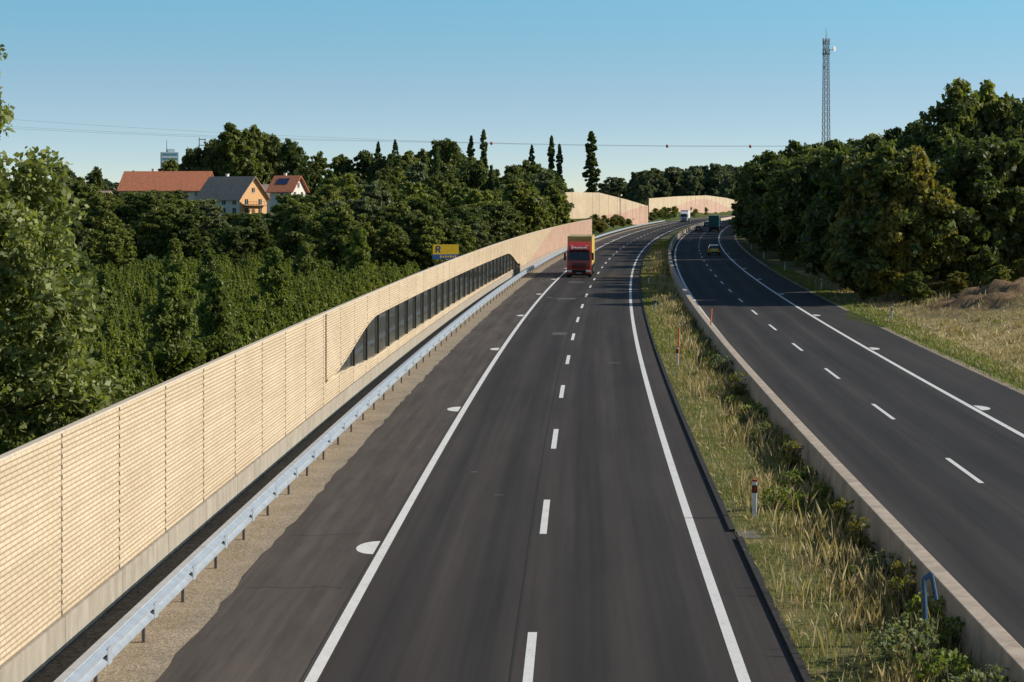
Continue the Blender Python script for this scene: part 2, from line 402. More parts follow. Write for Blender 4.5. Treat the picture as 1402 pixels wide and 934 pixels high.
while y<424:
    a,b=y+.05,y+5-.05
    seg(pl,WO-.05,WO+.10,-.1,.58,y+.01,y+4.99)
    seg(cap,WO-.07,WO+.08,ZT,ZT+.05,y+.005,y+4.995)
    cuts=np.linspace(a,b,2) 
    o_a,o_m,o_b=opening(y),opening(y+2.5),opening(y+5)
    if o_a or o_m or o_b:
        cuts=np.linspace(a,b,21 if (y<100 or y>209) else 3)
    nrow=35
    for ci,(c0,c1) in enumerate(zip(cuts[:-1],cuts[1:])):
        op=opening((c0+c1)/2)
        oa,ob=opening(c0) or (op if op else None),opening(c1) or (op if op else None)
        if op is None: seg(bk,WO-.04,WO+.0,.585,ZT-.003,c0,c1)
        else:
            seg(bk,WO-.04,WO+.0,.585,oa[0],c0,c1,0,.585,ob[0])
            seg(bk,WO-.04,WO+.06,oa[1],ZT-.003,c0,c1,0,ob[1],ZT-.003)
            seg(gl,WO-.02,WO-.01,oa[0],oa[1],c0,c1,0,ob[0],ob[1])
            seg(sl,WO+.0,WO+.13,oa[1]-.02,oa[1]+.06,c0,c1,0,ob[1]-.02,ob[1]+.06)
            seg(sl,WO+.0,WO+.09,oa[0]-.06,oa[0]+.02,c0,c1,0,ob[0]-.06,ob[0]+.02)
        for r in range(nrow):
            z0=.6+r*.1; z1=z0+.078; zc=(z0+z1)/2; ex=0
            if op:
                if op[0]-.05<zc<op[1]+.05: continue
                if zc>op[1]: ex=.06
            jit=.008*(r%2); sh=.045 if r%2 else 0
            d0=c0-(sh if ci==0 else 0); d1=c1-(.045-sh if ci==len(cuts)-2 else 0)
            seg(sl,WO+.003,WO+.035+ex-jit,z0,z1,d0,d1)
    seg(fr,WO-.05,WO+.012,.585,ZT-.004,y-.045,y+.045)
    if o_a and o_a[1]-o_a[0]>.3: seg(fr,WO+.02,WO+.09,o_a[0],o_a[1],y-.05,y+.05,1)
    y+=5
sl.obj('slats',[M_wall],nw,uv=True); bk.obj('backing',[M_wallback],nw); pl.obj('plinth',[M_conc2],nw)
cap.obj('capping',[simple('cap',(.60,.51,.40),.8)],nw); gl.obj('glazing',[M_glazing],nw); fr.obj('posts',[M_post,M_dkmetal],nw)

def far_wall(name,pts,uoff):
    e=empty(name); mb=MB(); ps=MB()
    for (x0,y0,t0),(x1,y1,t1) in zip(pts[:-1],pts[1:]):
        L=math.hypot(x1-x0,y1-y0); n=max(1,int(L/5)); dx,dy=(x1-x0)/L,(y1-y0)/L; nx_,ny_=dy*.1,-dx*.1
        for i in range(n):
            f0,f1=i/n,(i+1)/n
            A=(x0+(x1-x0)*f0,y0+(y1-y0)*f0,t0+(t1-t0)*f0); B=(x0+(x1-x0)*f1,y0+(y1-y0)*f1,t0+(t1-t0)*f1)
            zb=min(float(ground_h(A[0],A[1])),float(ground_h(B[0],B[1])))-.3
            P8=[(A[0]-nx_,A[1]-ny_,zb),(A[0]+nx_,A[1]+ny_,zb),(B[0]+nx_,B[1]+ny_,zb),(B[0]-nx_,B[1]-ny_,zb),(A[0]-nx_,A[1]-ny_,A[2]),(A[0]+nx_,A[1]+ny_,A[2]),(B[0]+nx_,B[1]+ny_,B[2]),(B[0]-nx_,B[1]-ny_,B[2])]
            u0=uoff+A[1]; u1=uoff+B[1]
            uv=[(u0,0),(u0,0),(u1,0),(u1,0),(u0,A[2]-zb),(u0,A[2]-zb),(u1,B[2]-zb),(u1,B[2]-zb)]
            mb.hexa(P8,0,uv)
            if i%3==0: ps.box((A[0]+nx_*1.1,A[1]+ny_*1.1,(zb+A[2])/2),(.06,.06,A[2]-zb))
        uoff+=3
    mb.obj('panels',[M_wall],e,uv=True); ps.obj('posts',[M_wallback],e)
far_wall('noise_barrier_wall',[(6,515,9.6),(15.5,540,9.9),(23.4,560,9.8),(33,608,8.0),(43.2,662,5.8)],-12)
far_wall('noise_barrier_wall',[(49.9,760,8.1),(67,850,8.9),(89,950,9.4),(105,1020,8.2),(122,1100,5.9),(150,1180,5.5)],30)

# ------------------------------------------------------------------ foliage generators
def tri_tube(mb,pts,rad,mi,n=7):
    for (a,b,r0,r1) in zip(pts[:-1],pts[1:],rad[:-1],rad[1:]): mb.cyl(a,b,r0,r1,mi,n)
def leaves(cent,rad,nper,size,up=0.0,outw=.7,rg=rng,elong=1.5):
    n=len(cent)*nper
    c=np.repeat(cent,nper,0); r=np.repeat(rad,nper)
    d=rg.normal(size=(n,3)); d/=np.linalg.norm(d,axis=1)[:,None]
    rr=rg.random(n)**.45
    pos=c+d*(r*rr)[:,None]*np.array([1,1,.8])
    nrm=rg.normal(size=(n,3)); nrm/=np.linalg.norm(nrm,axis=1)[:,None]
    nrm=nrm+outw*d+np.array([0,0,.3]); nrm/=np.linalg.norm(nrm,axis=1)[:,None]
    t=rg.normal(size=(n,3))+np.array([0,0,up]); t-=nrm*(t*nrm).sum(1)[:,None]; t/=np.linalg.norm(t,axis=1)[:,None]
    b=np.cross(nrm,t)
    s=size*(.6+.8*rg.random(n)); L=(s*elong*.5)[:,None]; W=(s*.5)[:,None]
    v=np.stack([pos-t*L,pos+b*W-t*L*.1,pos+t*L,pos-b*W-t*L*.1],1).reshape(-1,3)
    return v
def veg_mesh(name,leafv,wood,mats):
    me=bpy.data.meshes.new(name)
    wv=np.array(wood.v,float).reshape(-1,3) if wood else np.zeros((0,3))
    nl=len(leafv)//4; nwv=len(wv)
    V=np.concatenate([wv,leafv]); me.vertices.add(len(V)); me.vertices.foreach_set('co',V.ravel())
    wf=wood.f if wood else []
    li=[i for f in wf for i in f]; cnt=[len(f) for f in wf]
    loops=np.concatenate([np.array(li,int),np.arange(nwv,nwv+4*nl)]); counts=np.concatenate([np.array(cnt,int),np.full(nl,4)])
    me.loops.add(len(loops)); me.loops.foreach_set('vertex_index',loops)
    me.polygons.add(len(counts)); me.polygons.foreach_set('loop_start',np.concatenate([[0],np.cumsum(counts)[:-1]])); 
    mi=np.concatenate([np.zeros(len(wf),int),np.ones(nl,int)])
    for m in mats: me.materials.append(m)
    me.update(calc_edges=True); me.polygons.foreach_set('material_index',mi.astype(np.int32)); me.validate(); me.update()
    return me
M_bark=simple('bark',(.09,.07,.05),.9,0,.35,5)
L_mid=leaf_mat('leaves_mid',(.055,.080,.021),(.21,.245,.068))
L_fresh=leaf_mat('leaves_fresh',(.075,.11,.026),(.27,.31,.085))
L_dark=leaf_mat('leaves_dark',(.038,.06,.02),(.14,.175,.055),val=.25)
L_olive=leaf_mat('leaves_olive',(.10,.095,.02),(.31,.28,.07),.01,.1)
L_grey=leaf_mat('leaves_willow',(.09,.11,.055),(.26,.29,.16),.01,.15)
L_light=leaf_mat('leaves_light',(.09,.115,.035),(.34,.37,.14),.01,.1)
L_hedge=leaf_mat('leaves_hedge',(.045,.07,.016),(.27,.32,.07),.01,.15)
L_far_haze=leaf_mat('leaves_far_haze',(.07,.09,.055),(.16,.19,.115),.01,.15)  # distance haze painted into the leaf colour: paler and bluer

def broad_tree(name,H,R,base,ncl,nper,size,leafm,seed,power=1.0,lobes=6):
    rg=np.random.default_rng(seed); 
    cz=(H+base)/2; hz=(H-base)/2
    L=[]
    for i in range(lobes):
        a=rg.random()*6.28; z=base+hz*.35+(H-base-hz*.55)*(i+.3)/lobes
        t=(z-base)/(H-base); w=R*(1-.75*max(0,t-.35)**1.3)
        L.append((w*.55*math.cos(a)*(1-.3*t),w*.55*math.sin(a)*(1-.3*t),z,w*(.45+.25*rg.random()),hz*(.26+.18*rg.random())))
    L.append((0,0,H-hz*.42,R*.42,hz*.42)); L.append((0,0,cz*.9,R*.68,hz*.6))
    cent=[];rad=[]
    while len(cent)<ncl:
        l=L[rg.integers(len(L))]; d=rg.normal(size=3); d/=np.linalg.norm(d); r=(.4+.6*rg.random()**.6)
        p=np.array([l[0]+d[0]*l[3]*r,l[1]+d[1]*l[3]*r,l[2]+d[2]*l[4]*r])
        if p[2]<base*.8+.3: continue
        cent.append(p); rad.append(R*(.07+.11*rg.random()))
    cent=np.array(cent); rad=np.array(rad)
    lv=leaves(cent,rad,nper,size,rg=rg)
    w=MB(); bx,by=(rg.random(2)-.5)*.6
    tp=[(0,0,-.3),(bx*.3,by*.3,H*.2),(bx,by,H*.5),(bx*.5,by*.5,H*.85)]
    tri_tube(w,tp,[H*.024,H*.018,H*.011,H*.004],0)
    for i in range(14):
        c=cent[rg.integers(len(cent))]; z0=H*(.15+.5*rg.random()); 
        if c[2]<z0: z0=c[2]*.8
        a=Vector((bx*.6,by*.6,z0)); e=Vector(c); m_=(a+e)/2+Vector((0,0,-.3)); tri_tube(w,[a,m_,e],[H*.009,H*.006,H*.002],0,5)
    return veg_mesh(name,lv,w,[M_bark,leafm])
def column_tree(name,H,R,base,ncl,nper,size,leafm,seed,cone=.3,up=1.5,crad=.28):
    rg=np.random.default_rng(seed); cent=[];rad=[]
    for i in range(ncl):
        t=rg.random()**(.8+cone); z=base+(H-base)*t
        w=R*(min(1,(t+.08)*4)**.5)*(1-t)**(.35+cone)*(.85+.3*math.sin(t*17+seed))
        a=rg.random()*6.28; r=w*(.3+.7*rg.random()**.5)
        cent.append((r*math.cos(a),r*math.sin(a),z)); rad.append(R*crad*(.6+.7*rg.random())*(1-.45*t))
    lv=leaves(np.array(cent),np.array(rad),nper,size,up=up,rg=rg)
    w=MB(); tri_tube(w,[(0,0,-.3),(0.05,0,H*.4),(0,.05,H*.93)],[H*.016,H*.01,H*.003],0)
    for i in range(10):
        c=Vector(cent[rg.integers(ncl)]); w.cyl(Vector((0,0,c.z*.75)),c,H*.005,H*.0015,0,5)
    return veg_mesh(name,lv,w,[M_bark,leafm])

B_mid=[broad_tree('broadleaf_%d'%i,12,[4.6,5.1,4.0,4.8,4.4,4.2][i],.6,250,68,.34,[L_mid,L_dark,L_fresh,L_dark,L_grey,L_mid][i],10+i,lobes=7+i) for i in range(6)]
B_olive=broad_tree('olive_crown',12,4.2,.6,300,85,.28,L_olive,31)
B_grey=broad_tree('willow_crown',10,4.2,.5,280,85,.26,L_grey,32)
B_far=[broad_tree('far_crown_%d'%i,14,6,.3,150,45,.62,L_far_haze,40+i) for i in range(2)]
T_pop=[column_tree('poplar_crown_%d'%i,20,1.8,1.5,260,55,.34,L_dark,50+i,.1,crad=.24) for i in range(2)]
T_con=column_tree('spruce_crown',16,3.2,.6,300,60,.3,L_dark,55,.75,-.6)
T_col=[column_tree('columnar_%d'%i,4.5,1.25,.15,190,80,.115,[L_fresh,L_hedge,L_fresh][i],60+i,.12,2,.3) for i in range(3)]

def inst(name,me,x,y,h,h0,w=1.0,rz=None,parent=None,sink=0):
    z=float(ground_h(x,y)) 
    # orchard and shrubs in front of the houses stay low
    if name=='deciduous_tree' and x<0 and y<468:
        r=x/y; lim=None
        if -.139<r<=-.113: lim=8.6-y*.0075
        elif -.160<r<=-.139: lim=8.6-y*.001
        elif -.113<r<-.094: lim=8.6+y*.0015
        elif -.200<r<=-.160: lim=8.6+y*.0035
        if lim is not None: h=max(1.6,min(h,(lim-z)*.97))
    o=bpy.data.objects.new(name,me); COL.objects.link(o)
    o.location=(x,y,z-sink); s=(h)/h0; ws=s*w
    if name=='deciduous_tree' and h<6: ws=max(ws,.55)
    o.scale=(ws,ws,s); o.rotation_euler=(0,0,random.random()*6.28 if rz is None else rz)
    if parent:o.parent=parent
    return o
def top_h(x,y,ztop): return ztop-float(ground_h(x,y))

R_=random.Random(3)
def pick(): return B_mid[R_.choice([0,0,1,2,2,3,4,5])]
sky=[(-150,17),(-138,15.5),(-130,18.5),(-121,17),(-112,16),(-101,15.5),(-92,19),(-86,22),(-80,23.5),(-75,27.6),(-70,27.8),(-65,26),(-59,23),(-53,20.6),(-46,20),(-39.5,21.2),(-34,19.4),(-28,20.4),(-23.8,21.6),(-19,23.6),(-15,21.5),(-10,19),(-5,15.8),(0,17),(5.5,18),(11,15.8)]
for i,(x,z) in enumerate(sky):
    y=560+R_.uniform(-15,35); x=x*y/560
    inst('deciduous_tree',B_mid[(1,5,0,3)[i%4]],x,y,top_h(x,y,z)*1.03,12,.75+.25*R_.random())
for px,z in((-38.6,24.5),(-33.7,25),(-11.8,26.2),(-8.2,27.9),(5.7,23.5),(11.4,26.2),(13.7,23.8),(22.9,27.4)):
    y=600; inst('poplar_tree',T_pop[R_.randrange(2)],px,y,top_h(px,y,z),20,.85 if px!=22.9 else 1.3)
for px,y,z in((-17,470,19.5),(-20,480,18),(-5,500,16),(-27,450,15.5)):
    inst('spruce_tree',T_con,px,y,top_h(px,y,z),16,.8)
for i in range(30):
    y=R_.uniform(400,500); f=y/2848; px=R_.uniform(440,790)-701; x=px*f
    if x>C(y)-14: continue
    yt=R_.uniform(222,250) if px<-40 else R_.uniform(238,258)
    inst('deciduous_tree',pick(),x,y,top_h(x,y,8.6+(270-yt)*f),12,R_.uniform(.85,1.15))
for i in range(26):
    y=R_.uniform(310,390); x=R_.uniform(-38,8)
    if x>C(y)-15: continue
    inst('deciduous_tree',pick(),x,y,R_.uniform(8.5,12),12,1.15)
for i in range(24):
    y=R_.uniform(400,540); x=-R_.uniform(.205,.26)*y
    inst('deciduous_tree',pick(),x,y,top_h(x,y,R_.uniform(10.5,13.5)),12,1.2)
for i in range(42):
    y=R_.uniform(330,430); x=-R_.uniform(.09,.225)*y
    inst('deciduous_tree',pick(),x,y,max(3,top_h(x,y,R_.uniform(9,12))),12,1.4)
for i in range(48):
    y=R_.uniform(225,300); x=-62+i*1.5+R_.uniform(-1,1)
    if x>C(y)-13: x=float(C(y))-14-R_.random()*3
    inst('deciduous_tree',pick(),x,y,R_.uniform(4.5,8.5),12,1.3)
for i in range(14):
    y=R_.uniform(300,420); x=float(C(y))-R_.uniform(14,24)
    inst('deciduous_tree',pick(),x,y,R_.uniform(7,10.5),12,1.2)
for x,y,h in((-41,165,6),(-48,190,7.5),(-44,205,6),(-52,215,8),(-38,135,5.0),(-57,235,9),(-47,175,7.5)):
    inst('deciduous_tree',pick(),x,y,h,12,1.2)
nt_=broad_tree('near_crown',12.4,3.7,.8,620,105,.13,L_light,77,lobes=11)
inst('ash_tree',nt_,-16.1,60,13.2,12.4,1.04,1.2)
nt2=broad_tree('near_crown_b',8,3.0,.5,360,100,.125,L_light,78,lobes=7)
inst('ash_tree',nt2,-15.0,65,5.6,8,1.0,.4); inst('ash_tree',nt2,-20.5,80,7.8,8,1.0,2.4)
inst('ash_tree',nt_,-16.9,52,12.6,12.4,.85,3.9)
for x,y,h in((-15.9,97,4.9),(-14.6,103,4.6),(-20.6,128,4.6),(-17.2,150,4.9),(-15.4,210,5.4),(-11.5,245,6),(-9.6,262,7),(-13.5,240,5.6),(-27.5,140,3.6),(-31,133,4.2),(-25,118,3.4),(-3,285,7.5),(-2.2,300,8),(-4,300,7.8),(-24,165,4.4),(-19,190,4.6),(-33,160,4.0),(-30,185,4.8)):
    inst('columnar_shrub',T_col[R_.randrange(3)],x,y,h,4.5,1.1)
def hedge_seg(name,seed,n=7,L=6.0,H=1.6):
    rg=np.random.default_rng(seed); cent=[];rad=[]
    for i in range(n):
        y=(i+.5)*L/n+rg.normal()*.1; hh=H*(.65+.5*rg.random()); x=rg.normal()*.1
        for t in np.linspace(.08,1,8):
            for k in range(3 if t<.7 else 1):
                w=.34*(1-t)**.6; a=rg.random()*6.28
                cent.append((x+w*math.cos(a)*.8,y+w*math.sin(a)*.6,hh*t)); rad.append(.21*(1-.6*t))
    lv=leaves(np.array(cent),np.array(rad),20,.11,up=2.2,rg=rg,elong=2.0)
    w=MB(); 
    for i in range(n): w.cyl((0,(i+.5)*L/n,-.1),(0,(i+.5)*L/n,H*.7),.03,.01,0,5)
    return veg_mesh(name,lv,w,[M_bark,L_hedge])
HS=[hedge_seg('hedge_%d'%i,90+i) for i in range(4)]
pe=empty('nursery_plantation')
for r in range(16):
    o0=-12.4-r*3.3
    y=44+R_.random()*3; rowk=R_.uniform(.85,1.2)
    while y<240:
        x,q=P(y,o0)
        if R_.random()>.05 and x/q>-.285:
            ob=inst('hedge_row_section',HS[R_.randrange(4)],float(x),float(q),1,1,1.0,heading(y),pe); s=R_.uniform(.85,1.15)*rowk; ob.scale=(s*1.05,1,s)
        y+=6
# --- right side trees
def rtree(me,x,y,ztop,h0,w,name='deciduous_tree'): inst(name,me,x,y,top_h(x,y,ztop),h0,w)
y=170.
while y<760:
    for o_,k in((25.6,.0),(32.5,.012),(41,.016)):
        yy=y+R_.uniform(-3,3); x=float(C(yy))+o_+R_.uniform(-1,1.5)
        zt=10.2+yy*(.0125+k*.5)+R_.uniform(-1.6,1.2)
        if yy>420: zt=8.6+yy*.0085+R_.uniform(-1,1)
        rtree(B_mid[R_.choice([1,3,0,1,3,5,2])],x,yy,zt,12,R_.uniform(.95,1.2))
    y+=7.5 if y<400 else 11
rtree(B_olive,32.2,168,12.6,12,.95); rtree(B_olive,30.3,178,12.2,12,.85)
rtree(B_grey,38.5,176,12.5,10,.9); rtree(B_mid[0],43.5,178,13,12,1.1); rtree(B_grey,46.5,184,11.5,10,.9)
for x,y,z in((40.5,196,15.5),(43.5,200,18.6),(46,203,19.8),(49,200,18.5),(52,205,17.5),(55,200,18.2),(41,212,16.5),(38,206,14)):
    rtree(B_mid[(int(x)*3)%4],x,y,z,12,.8)
for x,y,h in((31.5,163,2.6),(34.2,160,2.2),(37.5,160,2.4),(40.5,163,3),(29.2,172,3),(44,158,2.2),(47,160,3),(40.5,142,1.6),(42,151,1.4),(38.8,137,.9)):
    inst('bush',[B_mid[0],B_grey,B_olive][R_.randrange(3)],x,y,h,12,1.6)
dm=empty('distant_woodland')
for i in range(70):
    y=R_.uniform(1150,1400); px=R_.uniform(880,1200)-701; x=px*y/2848
    zt=8.6+y/2848*(270-R_.uniform(226,244))
    inst('far_tree',B_far[i%2],x,y+60,top_h(x,y,zt),14,1.0,parent=dm)
for i in range(120):
    y=R_.uniform(1400,1900); x=R_.uniform(-1100,600)
    inst('far_tree',B_far[i%2],x,y,R_.uniform(14,20),14,1.8,parent=dm)
for i in range(60):
    y=R_.uniform(490,700) if i<38 else R_.uniform(700,960); x=float(C(y))-R_.uniform(11.5,16)
    inst('bush',[B_mid[0],B_olive,B_grey,B_mid[2]][R_.randrange(4)],x,y,R_.uniform(1.2,3.0),12,1.8)

# ------------------------------------------------------------------ grass & weeds
def blades(ys,offs,hts,wd,rg,lean=.35,zf=None):
    x,q=P(ys,offs)
    if zf is not None:
        keep=np.exp(-((x-34.5)**2/34+(q-147)**2/90))<.25+.5*rg.random(len(x))**2
        ys,offs,hts,wd,x,q=ys[keep],offs[keep],hts[keep],wd[keep],x[keep],q[keep]
    n=len(ys); z0=np.zeros(n)+.01 if zf is None else zf(x,q)
    a=rg.random(n)*6.28; d=np.stack([np.cos(a),np.sin(a),0*a],1); le=rg.normal(size=(n,2))*lean
    base=np.stack([x,q,z0],1); top=base+np.stack([le[:,0]*hts,le[:,1]*hts,hts],1); w=(wd)[:,None]*d
    mid=(base+top)/2+np.stack([-le[:,0]*hts*.15,-le[:,1]*hts*.15,hts*.08],1)
    return np.stack([base-w,base+w,mid+w*.7,top],1).reshape(-1,3)
G_green=leaf_mat('grass_green',(.11,.14,.035),(.28,.30,.09),.0,.0,.3)
G_dry=leaf_mat('grass_dry',(.26,.20,.095),(.56,.46,.27),.0,.0,.2)
rg=np.random.default_rng(5)
def scatter(n,y0,y1,o0,o1,pw=1.0):
    ys_=y0+(y1-y0)*rg.random(n)**pw; return ys_,o0+(o1-o0)*rg.random(n)
A=[]
ys_,of=scatter(65000,25,120,4.95,8.1,1.25)
patch=.6+.5*np.sin(ys_*.9+of*1.3)*np.sin(ys_*.37-of*2.1)
A.append(blades(ys_,of,(.03+.07*rg.random(len(ys_)))*patch+.14*rg.random(len(ys_))*ss(6.4,8,of),.006+ys_*.00007,rg))
ys_,of=scatter(40000,115,420,4.85,8.1,1.3); A.append(blades(ys_,of,.04+.12*rg.random(len(ys_)),.02+ys_*.0001,rg))
w0=MB(); w0.box((0,-29,-.3),(.01,.01,.01))
me=veg_mesh('grass',np.concatenate(A),w0,[M_bark,G_green]); o=bpy.data.objects.new('median_grass',me); COL.objects.link(o)
A=[]
for k in range(420):
    cy=30+(330-30)*rg.random()**1.4; co=7.15+rg.normal()*.6 if rg.random()<.85 else 5.6+2*rg.random()
    if co<5.4 or co>8.0: continue
    n=int(15+60*rg.random()**1.5); yy_=cy+rg.normal(size=n)*(.4+.7*rg.random()); oo=np.clip(co+rg.normal(size=n)*.28,5.2,8.05)
    A.append(blades(yy_,oo,.12+(.2+.5*rg.random())*rg.random(n)**1.2,.005+cy*.00008+0*yy_,rg,.22))
ys_,of=scatter(16000,30,300,5.0,8.1,1.4); A.append(blades(ys_,of,.05+.16*rg.random(len(ys_)),.006+ys_*.0001,rg,.4))
me=veg_mesh('dry_stalks',np.concatenate(A),w0,[M_bark,G_dry]); o=bpy.data.objects.new('dry_grass',me); COL.objects.link(o)
A=[]; gz=lambda x,y:ground_h(x,y)
ys_,of=scatter(46000,40,230,20.9,38,1.2); A.append(blades(ys_,of,.05+.22*rg.random(len(ys_))**2,.02+ys_*.0001,rg,.5,gz))
for k in range(170):
    cy=90+110*rg.random(); co=23+14*rg.random(); n=40
    A.append(blades(cy+rg.normal(size=n)*.4,co+rg.normal(size=n)*.3,.2+.4*rg.random(n),.02+0*rg.random(n),rg,.3,gz))
me=veg_mesh('verge',np.concatenate(A),w0,[M_bark,G_dry]); o=bpy.data.objects.new('verge_grass',me); COL.objects.link(o)
A=[]
ys_,of=scatter(20000,40,260,20.3,22.6,1.2); A.append(blades(ys_,of,.05+.13*rg.random(len(ys_)),.02+ys_*.0001,rg,.4,gz))
for k in range(40):
    cy=90+110*rg.random(); co=24+13*rg.random(); n=40
    A.append(blades(cy+rg.normal(size=n)*.5,co+rg.normal(size=n)*.4,.1+.3*rg.random(n),.02+0*rg.random(n),rg,.4,gz))
me=veg_mesh('vergeg',np.concatenate(A),w0,[M_bark,G_green]); o=bpy.data.objects.new('verge_grass',me); COL.objects.link(o)
def weed(name,seed,H,R,lm,size,nc=26,nper=26):
    r2=np.random.default_rng(seed); c=[];w=MB()
    for i in range(nc):
        a=r2.random()*6.28; r=R*r2.random()**.5; z=H*(.1+.9*r2.random()**1.3*(1-.4*r/R)); c.append((r*math.cos(a),r*math.sin(a),z)); w.cyl((r*.2*math.cos(a),r*.2*math.sin(a),0),c[-1],.008,.004,0,4)
    return veg_mesh(name,leaves(np.array(c),np.full(nc,R*.24)*(.5+.8*r2.random(nc)),nper,size,rg=r2,up=.6),w,[M_bark,lm])
L_weed=leaf_mat('weed_leaves',(.10,.135,.035),(.28,.35,.09),.02,.25)
W=[weed('weed_a',1,.9,.5,L_weed,.06,34,18),weed('weed_b',2,1.0,.55,L_grey,.05,44,24),weed('weed_c',3,.6,.6,L_weed,.08,34,16),weed('weed_d',4,1.1,.35,L_olive,.045,40,16)]
for y,o_,s,k in((57.2,6.35,.9,0),(57.8,6.7,.9,2),(38.6,7.0,1.1,1),(37.4,6.7,1.1,1),(40.8,7.7,.9,2),(41.5,7.9,1.0,0),(43,7.6,.9,3),(39.5,8.0,.9,0),(47,7.8,.8,1),(50.5,7.7,1,3),(62,7.7,.8,0),(66,7.6,1.0,3),(70,7.8,.8,0),(73,7.4,.9,1),(36,7.2,1.1,0),(35.2,7.9,1.1,2),(34,7.6,1.2,1),(54,7.8,.9,3),(81,7.6,1.1,2),(90,7.7,1.2,3),(101,7.5,1.2,1),(30,7.4,1.2,0),(44.8,7.9,.9,3),(59.5,7.9,.8,2)):
    x,q=P(y,o_); ob=inst('weed_plant',W[k],float(x),float(q),1,1,s); ob.location.z=0.01; ob.scale=(s,s,s)
for i in range(110):
    y=R_.uniform(34,260); x,q=P(y,R_.uniform(6.5,8.0)); ob=inst('weed_plant',W[i%4],float(x),float(q),1,1); ob.location.z=.01; s=R_.uniform(.25,.8); ob.scale=(s,s,s*R_.uniform(.6,1.1))

# ------------------------------------------------------------------ street furniture
M_white=simple('white_plastic',(.75,.75,.73),.5); M_red=simple('red_reflector',(.5,.04,.02),.5); M_orange=simple('orange_paint',(.66,.19,.07),.6)
def delineator(y,o_):
    x,q=P(y,o_); e=empty('delineator_post',(float(x),float(q),float(max(0,ground_h(x,q)))),heading(y))
    a=MB(); a.box((0,0,.32),(.12,.1,.70)); a.box((0,0,.93),(.12,.1,.12)); a.obj('post',[M_white],e,.015)
    b=MB(); b.box((0,0,.77),(.122,.102,.2)); b.obj('band',[M_black],e)
    c=MB(); c.box((0,-.055,.77),(.05,.01,.14)); c.obj('reflector',[M_red if o_<9 else M_white],e)
    if o_<9:
        c=MB(); c.box((0,0,.995),(.124,.104,.05)); c.obj('red_cap',[M_red],e)
for y in(6,56,106,156,206,256,306): delineator(y,5.62)
for y in(45,95,144,195,245,295,345): delineator(y,21.6)
def stake(y,o_,z,h):
    x,q=P(y,o_); m=MB(); m.cyl((float(x),float(q),z),(float(x)+.03,float(q),z+h*.55),.04,.04,0,8); m.cyl((float(x)+.03,float(q),z+h*.55),(float(x)+.05,float(q),z+h),.042,.042,1,8); m.obj('marker_stake',[M_orange,M_orange])
stake(107,5.7,0,1.9); stake(126,8.35,.88,1.0)
m=MB(); x,q=P(40,7.55); x=float(x);q=float(q); m.cyl((x,q,0),(x-.05,q,1.3),.05,.05,0,10); m.cyl((x-.05,q,1.3),(x+.1,q,1.40),.05,.05,0,10); m.cyl((x+.1,q,1.40),(x+.2,q+.05,.9),.045,.045,0,10); m.obj('drain_pipe',[simple('blue_pipe',(.08,.15,.24),.4)])
x,q=P(389,22.6); e=empty('traffic_sign',(float(x),float(q),0),heading(389)); m=MB(); m.box((0,0,2.0),(1.9,.06,2.0)); m.obj('panel',[simple('sign_blue',(.03,.12,.22),.4)],e,.02); m=MB(); m.cyl((-.6,.06,0),(-.6,.06,2.9),.05,.05); m.cyl((.6,.06,0),(.6,.06,2.9),.05,.05); m.obj('legs',[M_galv],e); m=MB(); m.box((0,-.035,2.5),(1.4,.01,.25)); m.box((-.2,-.035,2.0),(1.0,.01,.16)); m.obj('legend',[M_white],e)
e=empty('billboard',(-6.85,215,.95),.25)
m=MB(); m.box((0,0,2.0),(2.75,.12,1.5),0); m.box((.0,-.065,1.5),(2.75,.01,.48),1); m.obj('panel',[simple('yellow_panel',(.80,.50,.03),.5),simple('blue_band',(.03,.11,.33),.5)],e)
m=MB(); 
for a in(-1.1,1.1): m.cyl((a,.12,-1.1),(a,.12,2.7),.06,.06)
m.obj('legs',[M_galvd],e)
m=MB(); 
m.box((-1.0,-.068,2.28),(.12,.012,.65)); m.box((-.82,-.068,2.56),(.34,.012,.11)); m.box((-.82,-.068,2.28),(.34,.012,.11)); m.box((-.62,-.068,2.42),(.11,.012,.28)); m.box((-.68,-.068,2.09),(.11,.012,.34),0,Matrix.Rotation(-.5,3,'Y'))
m.obj('letter',[simple('dark_blue_text',(.02,.05,.2),.5)],e)
m=MB()
for i in range(7): m.box((-.55+i*.26,-.075,1.5),(.16,.014,.18 if i%2 else .26))
m.obj('lettering',[simple('yellow_text',(.8,.55,.1),.5)],e)

# ------------------------------------------------------------------ mast
M_steel=simple('mast_steel',(.17,.18,.20),.6,.1)
e=empty('radio_mast',(90.6,600,0),.3); m=MB(); Hm=54.0; nb=30
def mw(z): return 1.05-.45*z/Hm
cs=[(-1,-1),(1,-1),(1,1),(-1,1)]
for i in range(nb):
    z0,z1=Hm*i/nb,Hm*(i+1)/nb; a,b=mw(z0),mw(z1)
    for k in range(4):
        c0,c1=cs[k],cs[(k+1)%4]
        m.bar((c0[0]*a,c0[1]*a,z0),(c0[0]*b,c0[1]*b,z1),.15)
        m.bar((c0[0]*a,c0[1]*a,z0),(c1[0]*b,c1[1]*b,z1),.07); m.bar((c1[0]*a,c1[1]*a,z0),(c0[0]*b,c0[1]*b,z1),.07)
        m.bar((c0[0]*b,c0[1]*b,z1),(c1[0]*b,c1[1]*b,z1),.07)
m.obj('lattice',[M_steel],e)
m=MB()
for a in(0,2.1,4.2):
    for z in(53.5,50.5): m.box((1.0*math.cos(a),1.0*math.sin(a),z),(.28,.28,2.0))
m.cyl((0,0,54),(0,0,57.4),.08,.05); m.cyl((.6,.6,54),(.6,.6,56.2),.05,.04)
m.cyl((.6,-.6,51),(1.5,-1.4,51),.1,.1); m.box((0,0,50),(2.0,2.0,.12))
m.obj('antennas',[simple('antenna',(.3,.32,.34),.5)],e)
